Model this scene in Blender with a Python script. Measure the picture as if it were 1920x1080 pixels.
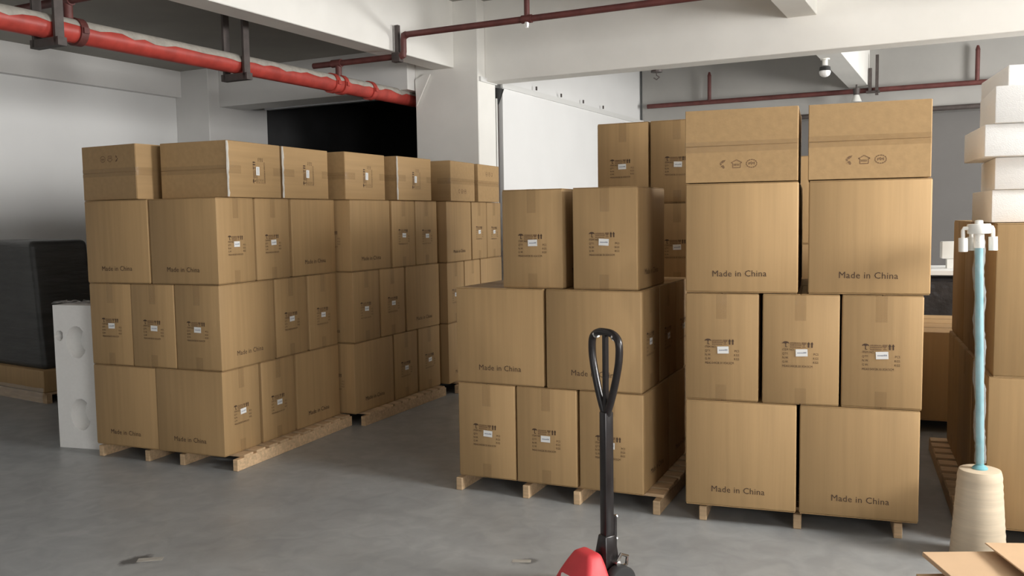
import bpy, bmesh, math, random
from mathutils import Matrix, Vector
random.seed(7)
S = bpy.context.scene
COL = S.collection
for o in list(bpy.data.objects):
    bpy.data.objects.remove(o)
pi = math.pi

# ------------------------------------------------------------------ camera
F, PITCH, ROLL, HC = 1671.4, .0786, -.0154, 1.645
FW = Vector((0, math.cos(PITCH), -math.sin(PITCH)))
U0 = Vector((0, math.sin(PITCH), math.cos(PITCH)))
R0 = Vector((1, 0, 0))
RT = R0*math.cos(ROLL) + U0*math.sin(ROLL)
UP = -R0*math.sin(ROLL) + U0*math.cos(ROLL)
cd = bpy.data.cameras.new('camera')
cd.sensor_width = 36
cd.lens = F/1920*36
cd.clip_start, cd.clip_end = .05, 200
cam = bpy.data.objects.new('camera', cd)
COL.objects.link(cam)
cam.matrix_world = Matrix(((RT.x, UP.x, -FW.x, 0), (RT.y, UP.y, -FW.y, 0), (RT.z, UP.z, -FW.z, HC), (0, 0, 0, 1)))
S.camera = cam

def ray(x, y):
    return FW + RT*((x-960)/F) + UP*((540-y)/F)
def gz(x, y, z):                       # pixel -> point on the horizontal plane z
    d = ray(x, y)
    return Vector((0, 0, HC)) + d*((z-HC)/d.z)
def gy(x, y, dep):                     # pixel -> point at world Y = dep
    d = ray(x, y)
    return Vector((0, 0, HC)) + d*(dep/d.y)

# building axes: a runs to the right, c runs away from the camera
BA = .475
CB, SB = math.cos(BA), math.sin(BA)
def W(a, c, z=0):
    return Vector((a*CB + c*SB, -a*SB + c*CB, z))
def AC(p):
    return p.x*CB - p.y*SB, p.x*SB + p.y*CB
def g_c(x, y, c):                      # pixel -> (a, z) on the vertical plane c
    d = ray(x, y); t = c/(d.x*SB + d.y*CB); p = Vector((0, 0, HC)) + d*t
    return AC(p)[0], p.z
def g_a(x, y, a):                      # pixel -> (c, z) on the vertical plane a
    d = ray(x, y); t = a/(d.x*CB - d.y*SB); p = Vector((0, 0, HC)) + d*t
    return AC(p)[1], p.z

# ------------------------------------------------------------------ world, daylight, exposure
wd = bpy.data.worlds.new('world'); S.world = wd
wd.use_nodes = True
bg = wd.node_tree.nodes['Background']
bg.inputs[0].default_value = (.86, .93, 1, 1)
bg.inputs[1].default_value = .6
S.view_settings.view_transform = 'Standard'
S.view_settings.look = 'None'
S.view_settings.exposure = .04
S.view_settings.gamma = 1
S.view_settings.use_curve_mapping = False

A_R, C_N, C_B, A_L, Z_C = 3.6, -4.5, 14.27, -9.0, HC + 2.37
WINS = [  # daylight windows: wall, from, to, sill, head, watts
    ('right', -2.6, 1.9, .8, 2.75, 560),
    ('right', 2.8, 5.8, 2.1, 3.5, 1080),
    ('right', 9.2, 11.8, 1.8, 3.3, 760),
    ('near', -5.0, 1.5, 1.5, 3.3, 120),  # added window behind the camera, brightens beams, column and slab
]
for w, p, q, z0, z1, watt in WINS:
    ld = bpy.data.lights.new('window_daylight', 'AREA')
    ld.shape = 'RECTANGLE'; ld.size = q-p; ld.size_y = z1-z0
    ld.energy = watt; ld.color = (1, .98, .95)
    lo = bpy.data.objects.new('window_daylight', ld); COL.objects.link(lo)
    m = (p+q)/2; zz = (z0+z1)/2
    if w == 'right':
        lo.location = W(A_R + .32, m, zz); d = W(-1, 0)
    else:
        lo.location = W(m, C_N - .32, zz); d = W(0, 1)
    lo.rotation_euler = d.to_track_quat('-Z', 'Z').to_euler()

# ------------------------------------------------------------------ materials
MATS = {}
def mat(name, col, rough=.6, metal=0, var=.0, vscale=6, bump=0, bscale=40, stretch=(1, 1, 1), spec=.5, obj_var=0, col2=None, alpha=None, trans=0):
    m = bpy.data.materials.new(name); m.use_nodes = True
    nt = m.node_tree; N = nt.nodes; L = nt.links
    b = N['Principled BSDF']
    b.inputs['Base Color'].default_value = (*col, 1)
    b.inputs['Roughness'].default_value = rough
    b.inputs['Metallic'].default_value = metal
    b.inputs['Specular IOR Level'].default_value = spec
    if trans: b.inputs['Transmission Weight'].default_value = trans
    if alpha is not None: b.inputs['Alpha'].default_value = alpha
    tc = N.new('ShaderNodeTexCoord'); mp = N.new('ShaderNodeMapping')
    mp.inputs['Scale'].default_value = stretch
    L.new(tc.outputs['Object'], mp.inputs[0])
    out = None
    if var or col2:
        nz = N.new('ShaderNodeTexNoise'); nz.inputs['Scale'].default_value = vscale; nz.inputs['Detail'].default_value = 5
        L.new(mp.outputs[0], nz.inputs[0])
        rp = N.new('ShaderNodeValToRGB')
        rp.color_ramp.elements[0].position = .3; rp.color_ramp.elements[1].position = .72
        c2 = col2 or tuple(min(1, x*(1+var)) for x in col)
        c1 = tuple(x*(1-var) for x in col)
        rp.color_ramp.elements[0].color = (*c1, 1); rp.color_ramp.elements[1].color = (*c2, 1)
        L.new(nz.outputs['Fac'], rp.inputs[0]); out = rp.outputs[0]
    if obj_var:
        oi = N.new('ShaderNodeObjectInfo'); mr = N.new('ShaderNodeMapRange')
        mr.inputs['To Min'].default_value = 1-obj_var; mr.inputs['To Max'].default_value = 1+obj_var
        L.new(oi.outputs['Random'], mr.inputs[0])
        hs = N.new('ShaderNodeHueSaturation')
        L.new(mr.outputs[0], hs.inputs['Value'])
        if out: L.new(out, hs.inputs['Color'])
        else: hs.inputs['Color'].default_value = (*col, 1)
        out = hs.outputs[0]
    if out: L.new(out, b.inputs['Base Color'])
    if bump:
        n2 = N.new('ShaderNodeTexNoise'); n2.inputs['Scale'].default_value = bscale; n2.inputs['Detail'].default_value = 4
        L.new(mp.outputs[0], n2.inputs[0])
        bp = N.new('ShaderNodeBump'); bp.inputs['Strength'].default_value = bump; bp.inputs['Distance'].default_value = .01
        L.new(n2.outputs['Fac'], bp.inputs['Height']); L.new(bp.outputs[0], b.inputs['Normal'])
    MATS[name] = m
    return m

mat('cardboard', (.405, .262, .124), .62, var=.07, vscale=2.2, bump=.05, bscale=7, stretch=(13, 13, .5), spec=.3, obj_var=.05)
mat('cardboard_pale', (.62, .43, .27), .6, var=.05, vscale=5, bump=.04, bscale=25, spec=.3, obj_var=.05)
mat('cardboard_edge', (.30, .19, .10), .8, var=.2, vscale=60)
mat('tape', (.33, .21, .10), .14, var=.1, vscale=14, bump=.3, bscale=45, spec=.6, alpha=.17)
mat('ink', (.075, .04, .022), .7, var=.35, vscale=140)
mat('ink_faint', (.20, .115, .055), .7, var=.4, vscale=160)
mat('sticker', (.80, .80, .78), .4)
mat('sticker_ink', (.25, .27, .33), .6)
mat('wood', (.56, .39, .23), .7, var=.2, vscale=7, bump=.2, bscale=60, stretch=(1, 8, 8), obj_var=.15)
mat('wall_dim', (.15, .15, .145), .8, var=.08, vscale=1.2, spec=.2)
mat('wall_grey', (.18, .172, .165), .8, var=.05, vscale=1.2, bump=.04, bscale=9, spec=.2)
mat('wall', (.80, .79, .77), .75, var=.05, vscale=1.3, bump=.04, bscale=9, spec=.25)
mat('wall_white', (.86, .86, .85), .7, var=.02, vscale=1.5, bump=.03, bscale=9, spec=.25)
mat('beam', (.88, .865, .82), .75, var=.05, vscale=1.6, bump=.06, bscale=12, spec=.25)
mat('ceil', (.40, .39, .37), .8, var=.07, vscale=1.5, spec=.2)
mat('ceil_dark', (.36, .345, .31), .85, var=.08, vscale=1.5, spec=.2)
mat('dark_shade', (.05, .05, .052), .9, var=.2, vscale=2)  # near-black colour carries the shade of doorway room and slot
mat('red_pipe', (.42, .055, .042), .42, var=.22, vscale=9, bump=.1, bscale=30)
mat('rust_pipe', (.13, .04, .035), .55, var=.25, vscale=9, bump=.15, bscale=40)
mat('iron', (.075, .06, .055), .55, var=.25, vscale=14, bump=.1)
mat('dust', (.40, .375, .33), .95, var=.15, vscale=20)
mat('jack_red', (.62, .05, .06), .5, var=.08, vscale=10, bump=.05, bscale=30)
mat('jack_black', (.016, .013, .013), .28, var=.2, vscale=20, spec=.5)
mat('chrome', (.75, .74, .72), .2, metal=1)
mat('rubber', (.03, .03, .03), .8)
mat('white_paint', (.8, .8, .78), .5)
mat('foam', (.92, .91, .885), .85, var=.02, vscale=40, bump=.15, bscale=160, spec=.2)
mat('film', (.85, .86, .86), .18, bump=.6, bscale=22, alpha=.2)
mat('glint_film', (.82, .80, .74), .15, bump=.5, bscale=30, alpha=.75)  # whitish film, the glint on the tape is put into its colour
mat('dark_wrap', (.055, .055, .053), .42, var=.25, vscale=5, bump=.5, bscale=16, stretch=(.4, .4, 3))
mat('black_wrap', (.03, .03, .033), .25, var=.3, vscale=8, bump=.8, bscale=14)
mat('cone_paper', (.60, .50, .37), .7, var=.10, vscale=5, stretch=(.6, .6, 9), bump=.12, bscale=8)
mat('blue_pole', (.16, .40, .46), .35, var=.08, vscale=15)
mat('white_plastic', (.80, .80, .76), .35)
mat('black_plastic', (.02, .02, .02), .4)
mat('bulb_glass', (.85, .86, .86), .3)
mat('frame_alu', (.55, .56, .57), .4, metal=.6)

# window glass: thin, lets the daylight through
m = bpy.data.materials.new('glass'); m.use_nodes = True
nt = m.node_tree; nt.nodes.clear()
o_ = nt.nodes.new('ShaderNodeOutputMaterial'); mx = nt.nodes.new('ShaderNodeMixShader'); tr = nt.nodes.new('ShaderNodeBsdfTransparent'); gl = nt.nodes.new('ShaderNodeBsdfGlossy')
gl.inputs['Roughness'].default_value = .03; mx.inputs[0].default_value = .06
nt.links.new(tr.outputs[0], mx.inputs[1]); nt.links.new(gl.outputs[0], mx.inputs[2]); nt.links.new(mx.outputs[0], o_.inputs[0])
MATS['glass'] = m

# floor: worn grey paint, a chalky smear and dark scuffs
m = mat('floor', (.235, .24, .24), .34, bump=.05, bscale=14, spec=.4)
nt = m.node_tree; N = nt.nodes; L = nt.links; b = N['Principled BSDF']
tc = N.new('ShaderNodeTexCoord')
def noise(scale, detail=6, dist=0):
    n = N.new('ShaderNodeTexNoise'); n.inputs['Scale'].default_value = scale; n.inputs['Detail'].default_value = detail; n.inputs['Distortion'].default_value = dist
    L.new(tc.outputs['Object'], n.inputs[0]); return n.outputs['Fac']
def ramp(src, p0, p1, c0, c1):
    r = N.new('ShaderNodeValToRGB'); e = r.color_ramp.elements
    e[0].position, e[1].position = p0, p1; e[0].color = (*c0, 1); e[1].color = (*c1, 1)
    L.new(src, r.inputs[0]); return r.outputs[0]
base = ramp(noise(.9, 8, .4), .3, .72, (.30, .31, .315), (.39, .40, .40))
fine = ramp(noise(7, 8, 1), .35, .75, (.85, .85, .85), (1.06, 1.06, 1.05))
mul = N.new('ShaderNodeMix'); mul.data_type = 'RGBA'; mul.blend_type = 'MULTIPLY'; mul.inputs[0].default_value = 1
L.new(base, mul.inputs[6]); L.new(fine, mul.inputs[7])
cur = mul.outputs[2]
def blot(cur, px, py, rx, ry, ang, col, strength, inner=.35):
    p = gz(px, py, 0)
    mp = N.new('ShaderNodeMapping'); mp.vector_type = 'TEXTURE'
    mp.inputs['Location'].default_value = (p.x, p.y, 0); mp.inputs['Rotation'].default_value = (0, 0, ang); mp.inputs['Scale'].default_value = (rx, ry, 1)
    L.new(tc.outputs['Object'], mp.inputs[0])
    ln = N.new('ShaderNodeVectorMath'); ln.operation = 'LENGTH'; L.new(mp.outputs[0], ln.inputs[0])
    ad = N.new('ShaderNodeMath'); ad.operation = 'MULTIPLY_ADD'; L.new(noise(16, 5), ad.inputs[0]); ad.inputs[1].default_value = .9
    L.new(ln.outputs['Value'], ad.inputs[2])
    r = ramp(ad.outputs[0], inner+.4, 1.35, (strength,)*3, (0, 0, 0))
    mxx = N.new('ShaderNodeMix'); mxx.data_type = 'RGBA'
    L.new(r, mxx.inputs[0]); L.new(cur, mxx.inputs[6]); mxx.inputs[7].default_value = (*col, 1)
    return mxx.outputs[2]
cur = blot(cur, 140, 1000, .16, .10, .3, (.40, .40, .40), .55)
cur = blot(cur, 258, 1050, .17, .12, .5, (.05, .05, .05), .8)
cur = blot(cur, 985, 1052, .14, .09, .2, (.07, .07, .07), .6)
L.new(cur, b.inputs['Base Color'])
rr = ramp(noise(3, 6), .3, .7, (.30,)*3, (.46,)*3); L.new(rr, b.inputs['Roughness'])

# ------------------------------------------------------------------ helpers
def box(bm, x0, x1, y0, y1, z0, z1):
    vs = [bm.verts.new((x, y, z)) for z in (z0, z1) for y in (y0, y1) for x in (x0, x1)]
    for f in ((0, 2, 3, 1), (4, 5, 7, 6), (0, 1, 5, 4), (2, 6, 7, 3), (0, 4, 6, 2), (1, 3, 7, 5)):
        bm.faces.new([vs[i] for i in f])
    return vs
def cyl(bm, p, q, r, r2=None, n=16, caps=True):
    p, q = Vector(p), Vector(q); r2 = r if r2 is None else r2
    d = (q-p).normalized(); u = d.orthogonal().normalized(); v = d.cross(u)
    A = []; B = []
    for i in range(n):
        t = 2*pi*i/n; e = u*math.cos(t) + v*math.sin(t)
        A.append(bm.verts.new(p+e*r)); B.append(bm.verts.new(q+e*r2))
    for i in range(n):
        j = (i+1) % n; bm.faces.new((A[i], A[j], B[j], B[i]))
    if caps:
        bm.faces.new(A[::-1]); bm.faces.new(B)
def tube(bm, pts, r, n=12, closed=False):
    pts = [Vector(p) for p in pts]; rings = []; prev = None
    for i, p in enumerate(pts):
        if closed: d = pts[(i+1) % len(pts)] - pts[i-1]
        else: d = pts[min(i+1, len(pts)-1)] - pts[max(i-1, 0)]
        d.normalize()
        u = (prev - d*prev.dot(d)).normalized() if prev is not None else d.orthogonal().normalized()
        prev = u; v = d.cross(u)
        rad = r[i] if isinstance(r, (list, tuple)) else r
        rings.append([bm.verts.new(p + (u*math.cos(2*pi*k/n) + v*math.sin(2*pi*k/n))*rad) for k in range(n)])
    m = len(rings)
    for i in range(m if closed else m-1):
        A, B = rings[i], rings[(i+1) % m]
        for k in range(n):
            bm.faces.new((A[k], A[(k+1) % n], B[(k+1) % n], B[k]))
    if not closed:
        bm.faces.new(rings[0][::-1]); bm.faces.new(rings[-1])
def lathe(bm, prof, n=32):
    rings = [[bm.verts.new((r*math.cos(2*pi*k/n), r*math.sin(2*pi*k/n), z)) for k in range(n)] for r, z in prof]
    for A, B in zip(rings, rings[1:]):
        for k in range(n):
            bm.faces.new((A[k], A[(k+1) % n], B[(k+1) % n], B[k]))
    bm.faces.new(rings[0][::-1]); bm.faces.new(rings[-1])
def bev(bm, w, seg=2):
    bmesh.ops.recalc_face_normals(bm, faces=bm.faces)
    bmesh.ops.bevel(bm, geom=bm.edges[:], offset=w, segments=seg, affect='EDGES', profile=.5)
def mesh(bm, name, mt, smooth=False):
    bmesh.ops.recalc_face_normals(bm, faces=bm.faces)
    me = bpy.data.meshes.new(name); bm.to_mesh(me); bm.free()
    me.materials.append(MATS[mt])
    if smooth:
        for p in me.polygons: p.use_smooth = True
        me.set_sharp_from_angle(angle=math.radians(42))
    return me
def add(name, me, parent=None, mw=None):
    o = bpy.data.objects.new(name, me); COL.objects.link(o)
    if parent is not None: o.parent = parent
    if mw is not None: o.matrix_local = mw
    return o
def obj(name, bm, mt, parent=None, mw=None, smooth=False):
    return add(name, mesh(bm, name, mt, smooth), parent, mw)
def tag(o, label, cat, group=None):
    o['label'] = label; o['category'] = cat
    if group: o['group'] = group
    return o
def thing(name, label, cat, mw, group=None):
    o = bpy.data.objects.new(name, None); COL.objects.link(o); o.matrix_world = mw
    o.empty_display_size = .1
    return tag(o, label, cat, group)
BM = Matrix.Rotation(-BA, 4, 'Z')
def struct(name, boxes, mt, parent=None, bevel=0):
    bm = bmesh.new()
    for q in boxes: box(bm, *q)
    if bevel: bev(bm, bevel, 1)
    o = obj(name, bm, mt, parent, None if parent else BM)
    if parent is None: o['kind'] = 'structure'
    return o
def T(x=0, y=0, z=0): return Matrix.Translation((x, y, z))
def RZ(a): return Matrix.Rotation(a, 4, 'Z')
def RX(a): return Matrix.Rotation(a, 4, 'X')
def RY(a): return Matrix.Rotation(a, 4, 'Y')

# ------------------------------------------------------------------ the building
Z = lambda dz: HC + dz
fl = bmesh.new(); box(fl, -14, 9, -9, 19, -.12, 0)
fo = obj('floor', fl, 'floor'); fo['kind'] = 'structure'
for px, py, sx_, sy_, an in ((282, 1049, .12, .045, .15), (978, 1052, .09, .035, -.1)):
    p = gz(px, py, 0); bm = bmesh.new(); box(bm, -sx_/2, sx_/2, -sy_/2, sy_/2, 0, .0012); obj('tape_scrap', bm, 'dust', fo, T(p.x, p.y, 0) @ RZ(an))
# walls
T_ = .25
struct('wall_left', [(A_L-T_, A_L, C_N-T_, 9.3, 0, Z_C)], 'wall_white')
struct('trim_1', [(A_L, A_L+.10, C_N, 8.26, Z(1.575), Z(1.96))], 'wall')          # beam along the left wall
def pierced(name, fixed, lo, hi, wins, axis):
    bxs = []; cur = lo
    def q(p0, p1, z0, z1):
        bxs.append((fixed, fixed+T_, p0, p1, z0, z1) if axis == 'a' else (p0, p1, fixed-T_, fixed, z0, z1))
    for p0, p1, z0, z1 in wins:
        q(cur, p0, 0, Z_C); q(p0, p1, 0, z0); q(p0, p1, z1, Z_C); cur = p1
    q(cur, hi, 0, Z_C)
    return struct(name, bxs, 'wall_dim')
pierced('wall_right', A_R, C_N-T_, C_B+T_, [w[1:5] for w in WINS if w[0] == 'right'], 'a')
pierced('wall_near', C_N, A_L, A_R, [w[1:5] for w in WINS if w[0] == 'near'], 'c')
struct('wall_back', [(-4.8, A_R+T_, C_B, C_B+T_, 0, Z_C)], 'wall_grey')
for i, (w, p0, p1, z0, z1, e) in enumerate(WINS):
    n = max(3, round((p1-p0)/1.2)); root = None
    bm = bmesh.new(); t = .05
    def wb(u0, u1, v0, v1, d0=.08, d1=.14):
        if w == 'right': box(bm, A_R+d0, A_R+d1, u0, u1, v0, v1)
        else: box(bm, u0, u1, C_N-d1, C_N-d0, v0, v1)
    wb(p0, p1, z0, z0+t); wb(p0, p1, z1-t, z1); wb(p0, p0+t, z0+t, z1-t); wb(p1-t, p1, z0+t, z1-t)
    root = obj('window_%d' % (i+1), bm, 'frame_alu', None, BM); root['kind'] = 'structure'
    st = (p1-p0)/n
    for k in range(1, n):
        bm = bmesh.new(); wb(p0+k*st-.025, p0+k*st+.025, z0+t, z1-t); obj('mullion', bm, 'frame_alu', root)
    zm = z0+.66*(z1-z0)
    bm = bmesh.new(); wb(p0+t, p1-t, zm-.02, zm+.02, .085, .135); obj('transom', bm, 'frame_alu', root)
    for k in range(n):
        bm = bmesh.new(); wb(p0+k*st+.025, p0+(k+1)*st-.025, z0+t, z1-t, .107, .113); obj('pane', bm, 'glass', root)
# ceilings
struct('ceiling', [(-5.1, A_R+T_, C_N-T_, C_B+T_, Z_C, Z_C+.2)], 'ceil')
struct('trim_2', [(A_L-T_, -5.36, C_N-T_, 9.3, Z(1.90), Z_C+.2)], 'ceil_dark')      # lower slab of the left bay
# beams
Z_LB = Z(1.655)
struct('trim_3', [(-5.36, -5.10, C_N, 8.6, Z_LB, Z_C+.1)], 'beam', bevel=.006)
Z_RB = Z(1.50)
cb_, _ = AC(gz(1220, 136, Z_RB))[::-1]
struct('trim_4', [(-4.80, A_R, 8.76, 9.02, Z_RB, Z_C+.05)], 'beam', bevel=.006)
# joists running away between the main beams
aL_, zj = g_c(1476, 34, 8.76); aR_, _ = g_c(1532, 29, 8.76)
struct('trim_5', [(aL_, aR_, C_N, 8.76, zj, Z_C+.05)], 'beam', bevel=.005)
aL2, zj2 = g_c(1592, 166, C_B-.2); aR2, _ = g_c(1630, 164, C_B-.2)
struct('trim_6', [(aL2, aR2, 9.02, C_B-.2, zj2, Z_C+.05)], 'beam', bevel=.005)
struct('trim_7', [(-4.8, A_R, C_B-.2, C_B, g_c(1800, 206, C_B-.2)[1], Z_C+.05)], 'ceil', bevel=.005)
# column, pilaster, doorway beam
aCL, _ = g_c(781, 260, 8.6)
struct('wall_column', [(aCL, -4.80, 8.6, 9.0, 0, Z_C+.05)], 'beam', bevel=.008)
struct('wall_pilaster', [(A_L, -8.44, 8.26, 9.3, 0, Z_C)], 'wall', bevel=.008)
struct('trim_8', [(-8.44, aCL, 8.44, 8.86, Z(1.445), Z_C)], 'wall')
struct('trim_9', [(-8.1, aCL, 8.88, 8.96, Z(1.43), Z(1.47))], 'frame_alu')
# room beyond the doorway, its darkness put into the wall colour
struct('wall_dark_room', [(-8.69, -8.44, 9.3, 13, 0, 3.6), (-8.69, -4.95, 13, 13.2, 0, 3.6), (-5.2, -5.0, 9.12, 13, 0, 3.6), (-8.69, -4.95, 8.86, 13.2, 3.4, 3.6)], 'dark_shade')
# bright side wall of the rear bay with its ledge
zl = Z(1.53)
struct('wall_bright', [(-4.98, -4.80, 9.17, C_B, 0, zl), (-4.98, -4.85, 9.02, C_B, zl, Z_C)], 'wall_white')
struct('trim_10', [(-4.80, -4.775, 9.13, C_B-.2, zl-.05, zl+.012)], 'white_paint')
struct('trim_11', [(-4.80, -4.775, 8.62, 9.0, zl-.04, zl+.012)], 'white_paint')
for k in range(5):
    c_, z_ = 9.3 + k*.75, zl+.03
    bm = bmesh.new(); box(bm, -4.80, -4.785, c_, c_+.02, z_, z_+.045)
    tag(obj('cable_clip', bm, 'iron', None, BM), 'small dark clip above the ledge of the bright white wall', 'clip', 'clips above the white wall ledge')
# drain pipe in the slot
dp = thing('drain_pipe', 'dark drain pipe in the slot between column and white wall', 'pipe', BM @ T(-4.85, 9.085, 0))
bm = bmesh.new(); cyl(bm, (0, 0, 0), (0, 0, zl-.22), .04); obj('pipe', bm, 'iron', dp, smooth=True)
bm = bmesh.new(); cyl(bm, (.0, 0, zl-.24), (.03, 0, zl-.06), .04, .08, 12); obj('hopper', bm, 'black_plastic', dp, smooth=True)
bm = bmesh.new(); cyl(bm, (.035, -.04, 0), (.035, -.04, zl-.18), .012, n=8); obj('cable', bm, 'white_plastic', dp)
struct('trim_slot_shade', [(-4.98, -4.94, 9.0, 9.17, 0, zl)], 'dark_shade')  # dark sheet standing in for the shade deep in the slot
# folded sheet at the top corner of the column
bm = bmesh.new()
P = [g_c(x, y, 8.57) for x, y in ((795, 139), (806, 139), (781, 199), (778, 150))]
vs = [bm.verts.new((a, c, z)) for c in (8.57, 8.59) for a, z in P]
for f in ((0, 1, 2, 3), (7, 6, 5, 4), (0, 4, 5, 1), (1, 5, 6, 2), (2, 6, 7, 3), (3, 7, 4, 0)): bm.faces.new([vs[i] for i in f])
o = obj('trim_13', bm, 'beam', None, BM); o['kind'] = 'structure'

# ------------------------------------------------------------------ pipes
PA, PZ, PR = -5.78, Z(1.385), .084
rp = thing('fire_main_pipe', 'thick red fire main pipe with dusty top running into the dark doorway', 'pipe', BM @ T(PA, 0, PZ))
bm = bmesh.new(); cyl(bm, (0, C_N+.01, 0), (0, 10.5, 0), PR, n=32); obj('pipe', bm, 'red_pipe', rp, smooth=True)
bm = bmesh.new()                                                       # settled dust along the crown
n = 9; prev = None; rnd = random.Random(3)
for k in range(141):
    c = C_N+.05 + k*.10
    sp = .62 + rnd.uniform(-.10, .10)
    ring = [bm.verts.new((math.sin(t)*(PR+.004), c, math.cos(t)*(PR+.004))) for t in [-sp*.7 + (sp*.7+sp*2.15)*i/n for i in range(n+1)]]
    if prev:
        for i in range(n): bm.faces.new((prev[i], prev[i+1], ring[i+1], ring[i]))
    prev = ring
obj('dust_layer', bm, 'dust', rp, smooth=True)
for c in (4.42, 7.32, 7.46, 7.95):
    bm = bmesh.new()
    cyl(bm, (0, c-.03, 0), (0, c+.03, 0), PR+.016, n=28)
    for s in (-1, 1): box(bm, s*(PR+.012)-.018, s*(PR+.012)+.018, c-.022, c+.022, -.02, .02)
    obj('coupling', bm, 'red_pipe' if c != 4.42 else 'rust_pipe', rp, smooth=True)
for c, lab in ((4.19, 'dark steel U hanger of the red main beside its first coupling'), (6.0, 'dark steel U hanger of the red main halfway to the doorway')):
    h = thing('pipe_hanger', lab, 'hanger', BM @ T(PA, c, PZ))
    top = Z(1.90)-PZ
    for s in (-1, 1):
        bm = bmesh.new(); box(bm, s*.115-.012, s*.115+.012, -.035, .035, -PR-.05, top); obj('upright', bm, 'iron', h)
    bm = bmesh.new(); box(bm, -.15, .15, -.035, .035, -PR-.06, -PR-.002); obj('cross_bar', bm, 'iron', h)
def branch(c, a0, a1, label, riser=None):
    t = thing('branch_pipe', label, 'pipe', BM @ T(0, c, 0))
    zl_, zh = Z(1.60), Z(1.80)
    bm = bmesh.new(); cyl(bm, (a0, 0, zl_), (-4.99, 0, zl_), .03); obj('low_run', bm, 'rust_pipe', t, smooth=True)
    bm = bmesh.new(); cyl(bm, (PA-.0, 0, PZ+PR+.001), (PA-.0, 0, zl_), .032); cyl(bm, (PA-.08, 0, zl_), (PA+.04, 0, zl_), .04); obj('tee', bm, 'rust_pipe', t, smooth=True)
    if a1 is None: return t
    bm = bmesh.new(); tube(bm, [(-5.02, 0, zl_), (-4.99, 0, zl_+.01), (-4.98, 0, zl_+.04), (-4.98, 0, zh-.04), (-4.97, 0, zh-.01), (-4.94, 0, zh)], [.036, .038, .03, .03, .038, .036]); obj('elbow_riser', bm, 'rust_pipe', t, smooth=True)
    bm = bmesh.new(); cyl(bm, (-4.95, 0, zh), (a1, 0, zh), .03); obj('high_run', bm, 'rust_pipe', t, smooth=True)
    aT, _ = g_c(988, 40, c)
    bm = bmesh.new(); cyl(bm, (aT, 0, zh-.01), (aT, 0, Z_C-.003), .026); cyl(bm, (aT-.05, 0, zh), (aT+.05, 0, zh), .038); obj('sprinkler_drop', bm, 'rust_pipe', t, smooth=True)
    bm = bmesh.new(); cyl(bm, (aT, 0, zh-.075), (aT, 0, zh-.02), .016, .026); obj('sprinkler_head', bm, 'chrome', t, smooth=True)
    bm = bmesh.new(); box(bm, -5.07, -5.03, -.02, .02, zl_-.05, Z(1.90)); box(bm, -5.10, -5.01, -.035, .035, zl_-.055, zl_+.035); obj('bracket', bm, 'iron', t)
    return t
branch(7.44, -6.1, 3.55, 'rust red branch pipe stepping up over the white beam')
branch(4.36, -6.35, None, 'short rust red branch pipe above the first hanger')
def rear_pipe(name, label, c, x0, y0, a1, r, drops, mt='rust_pipe'):
    a0, z0 = g_c(x0, y0, c)
    t = thing(name, label, 'pipe', BM @ T(0, c, z0))
    bm = bmesh.new(); cyl(bm, (a0, 0, 0), (a1, 0, 0), r); obj('pipe', bm, mt, t, smooth=True)
    for x, y, top in drops:
        a, _ = g_c(x, y, c)
        bm = bmesh.new(); cyl(bm, (a, 0, 0), (a, 0, top-.05), r*.8); cyl(bm, (a, 0, top-.06), (a, 0, top), r*.9, r*.4); obj('upright_sprinkler', bm, 'rust_pipe', t, smooth=True)
    return t
rear_pipe('sprinkler_pipe', 'thin rust pipe with upright sprinklers across the rear bay', 13.95, 1214, 200, A_R-.02, .036, ((1330, 170, .46), (1833, 120, .50)))
rear_pipe('wall_pipe', 'dark pipe under the rear wall beam beside the white blocks', 14.0, 1480, 221, A_R-.02, .036, (), 'iron')
aH, zH = g_c(1641, 178, 13.85)
hg = thing('pipe_hanger', 'pair of dark steel uprights holding the rear sprinkler pipe', 'hanger', BM @ T(aH, 13.85, zH))
for dx, top in ((-.07, .38), (.02, .56)):
    bm = bmesh.new(); box(bm, dx-.02, dx+.02, -.03, .03, 0 if dx > 0 else .05, top); obj('upright', bm, 'iron', hg)
bm = bmesh.new(); box(bm, -.12, .06, -.03, .03, .03, .06); obj('cross_bar', bm, 'iron', hg)
# lamps
def bulb(px, py, zt, label, s=1):
    p = gz(px, py, zt)
    t = thing('bulb_lamp', label, 'lamp', T(p.x, p.y, zt))
    bm = bmesh.new(); cyl(bm, (0, 0, -.012*s), (0, 0, 0), .045*s, n=20); cyl(bm, (0, 0, -.07*s), (0, 0, -.01), .026*s, n=20); obj('lamp_holder', bm, 'white_plastic', t, smooth=True)
    bm = bmesh.new(); lathe(bm, [(.03*s, -.068*s), (.05*s, -.08*s), (.055*s, -.115*s), (.052*s, -.118*s)]); obj('collar', bm, 'black_plastic', t, smooth=True)
    bm = bmesh.new(); lathe(bm, [(.052*s, -.116*s), (.054*s, -.135*s), (.046*s, -.158*s), (.028*s, -.172*s), (.008*s, -.177*s)]); obj('bulb', bm, 'bulb_glass', t, smooth=True)
    return t
bulb(1547, 110, Z_RB-.001, 'round white bulb with black collar under the long beam')
p = gz(1231, 132, Z_RB)
hk = thing('ceiling_hook', 'small dark hook and plate under the beam by the white wall', 'hook', T(p.x, p.y, Z_RB))
bm = bmesh.new(); cyl(bm, (0, 0, -.02), (0, 0, 0), .06, n=12); obj('plate', bm, 'iron', hk)
bm = bmesh.new(); tube(bm, [(.0, 0, -.02), (0, 0, -.05), (.03, 0, -.07), (.0, 0, -.095), (-.03, 0, -.075)], .007, 8); obj('hook', bm, 'iron', hk, smooth=True)
a_, z_ = g_c(1606, 170, 13.7)
fl_ = thing('funnel_lamp', 'small white funnel lamp hanging at the rear sprinkler pipe', 'lamp', BM @ T(a_, 13.7, z_))
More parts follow.
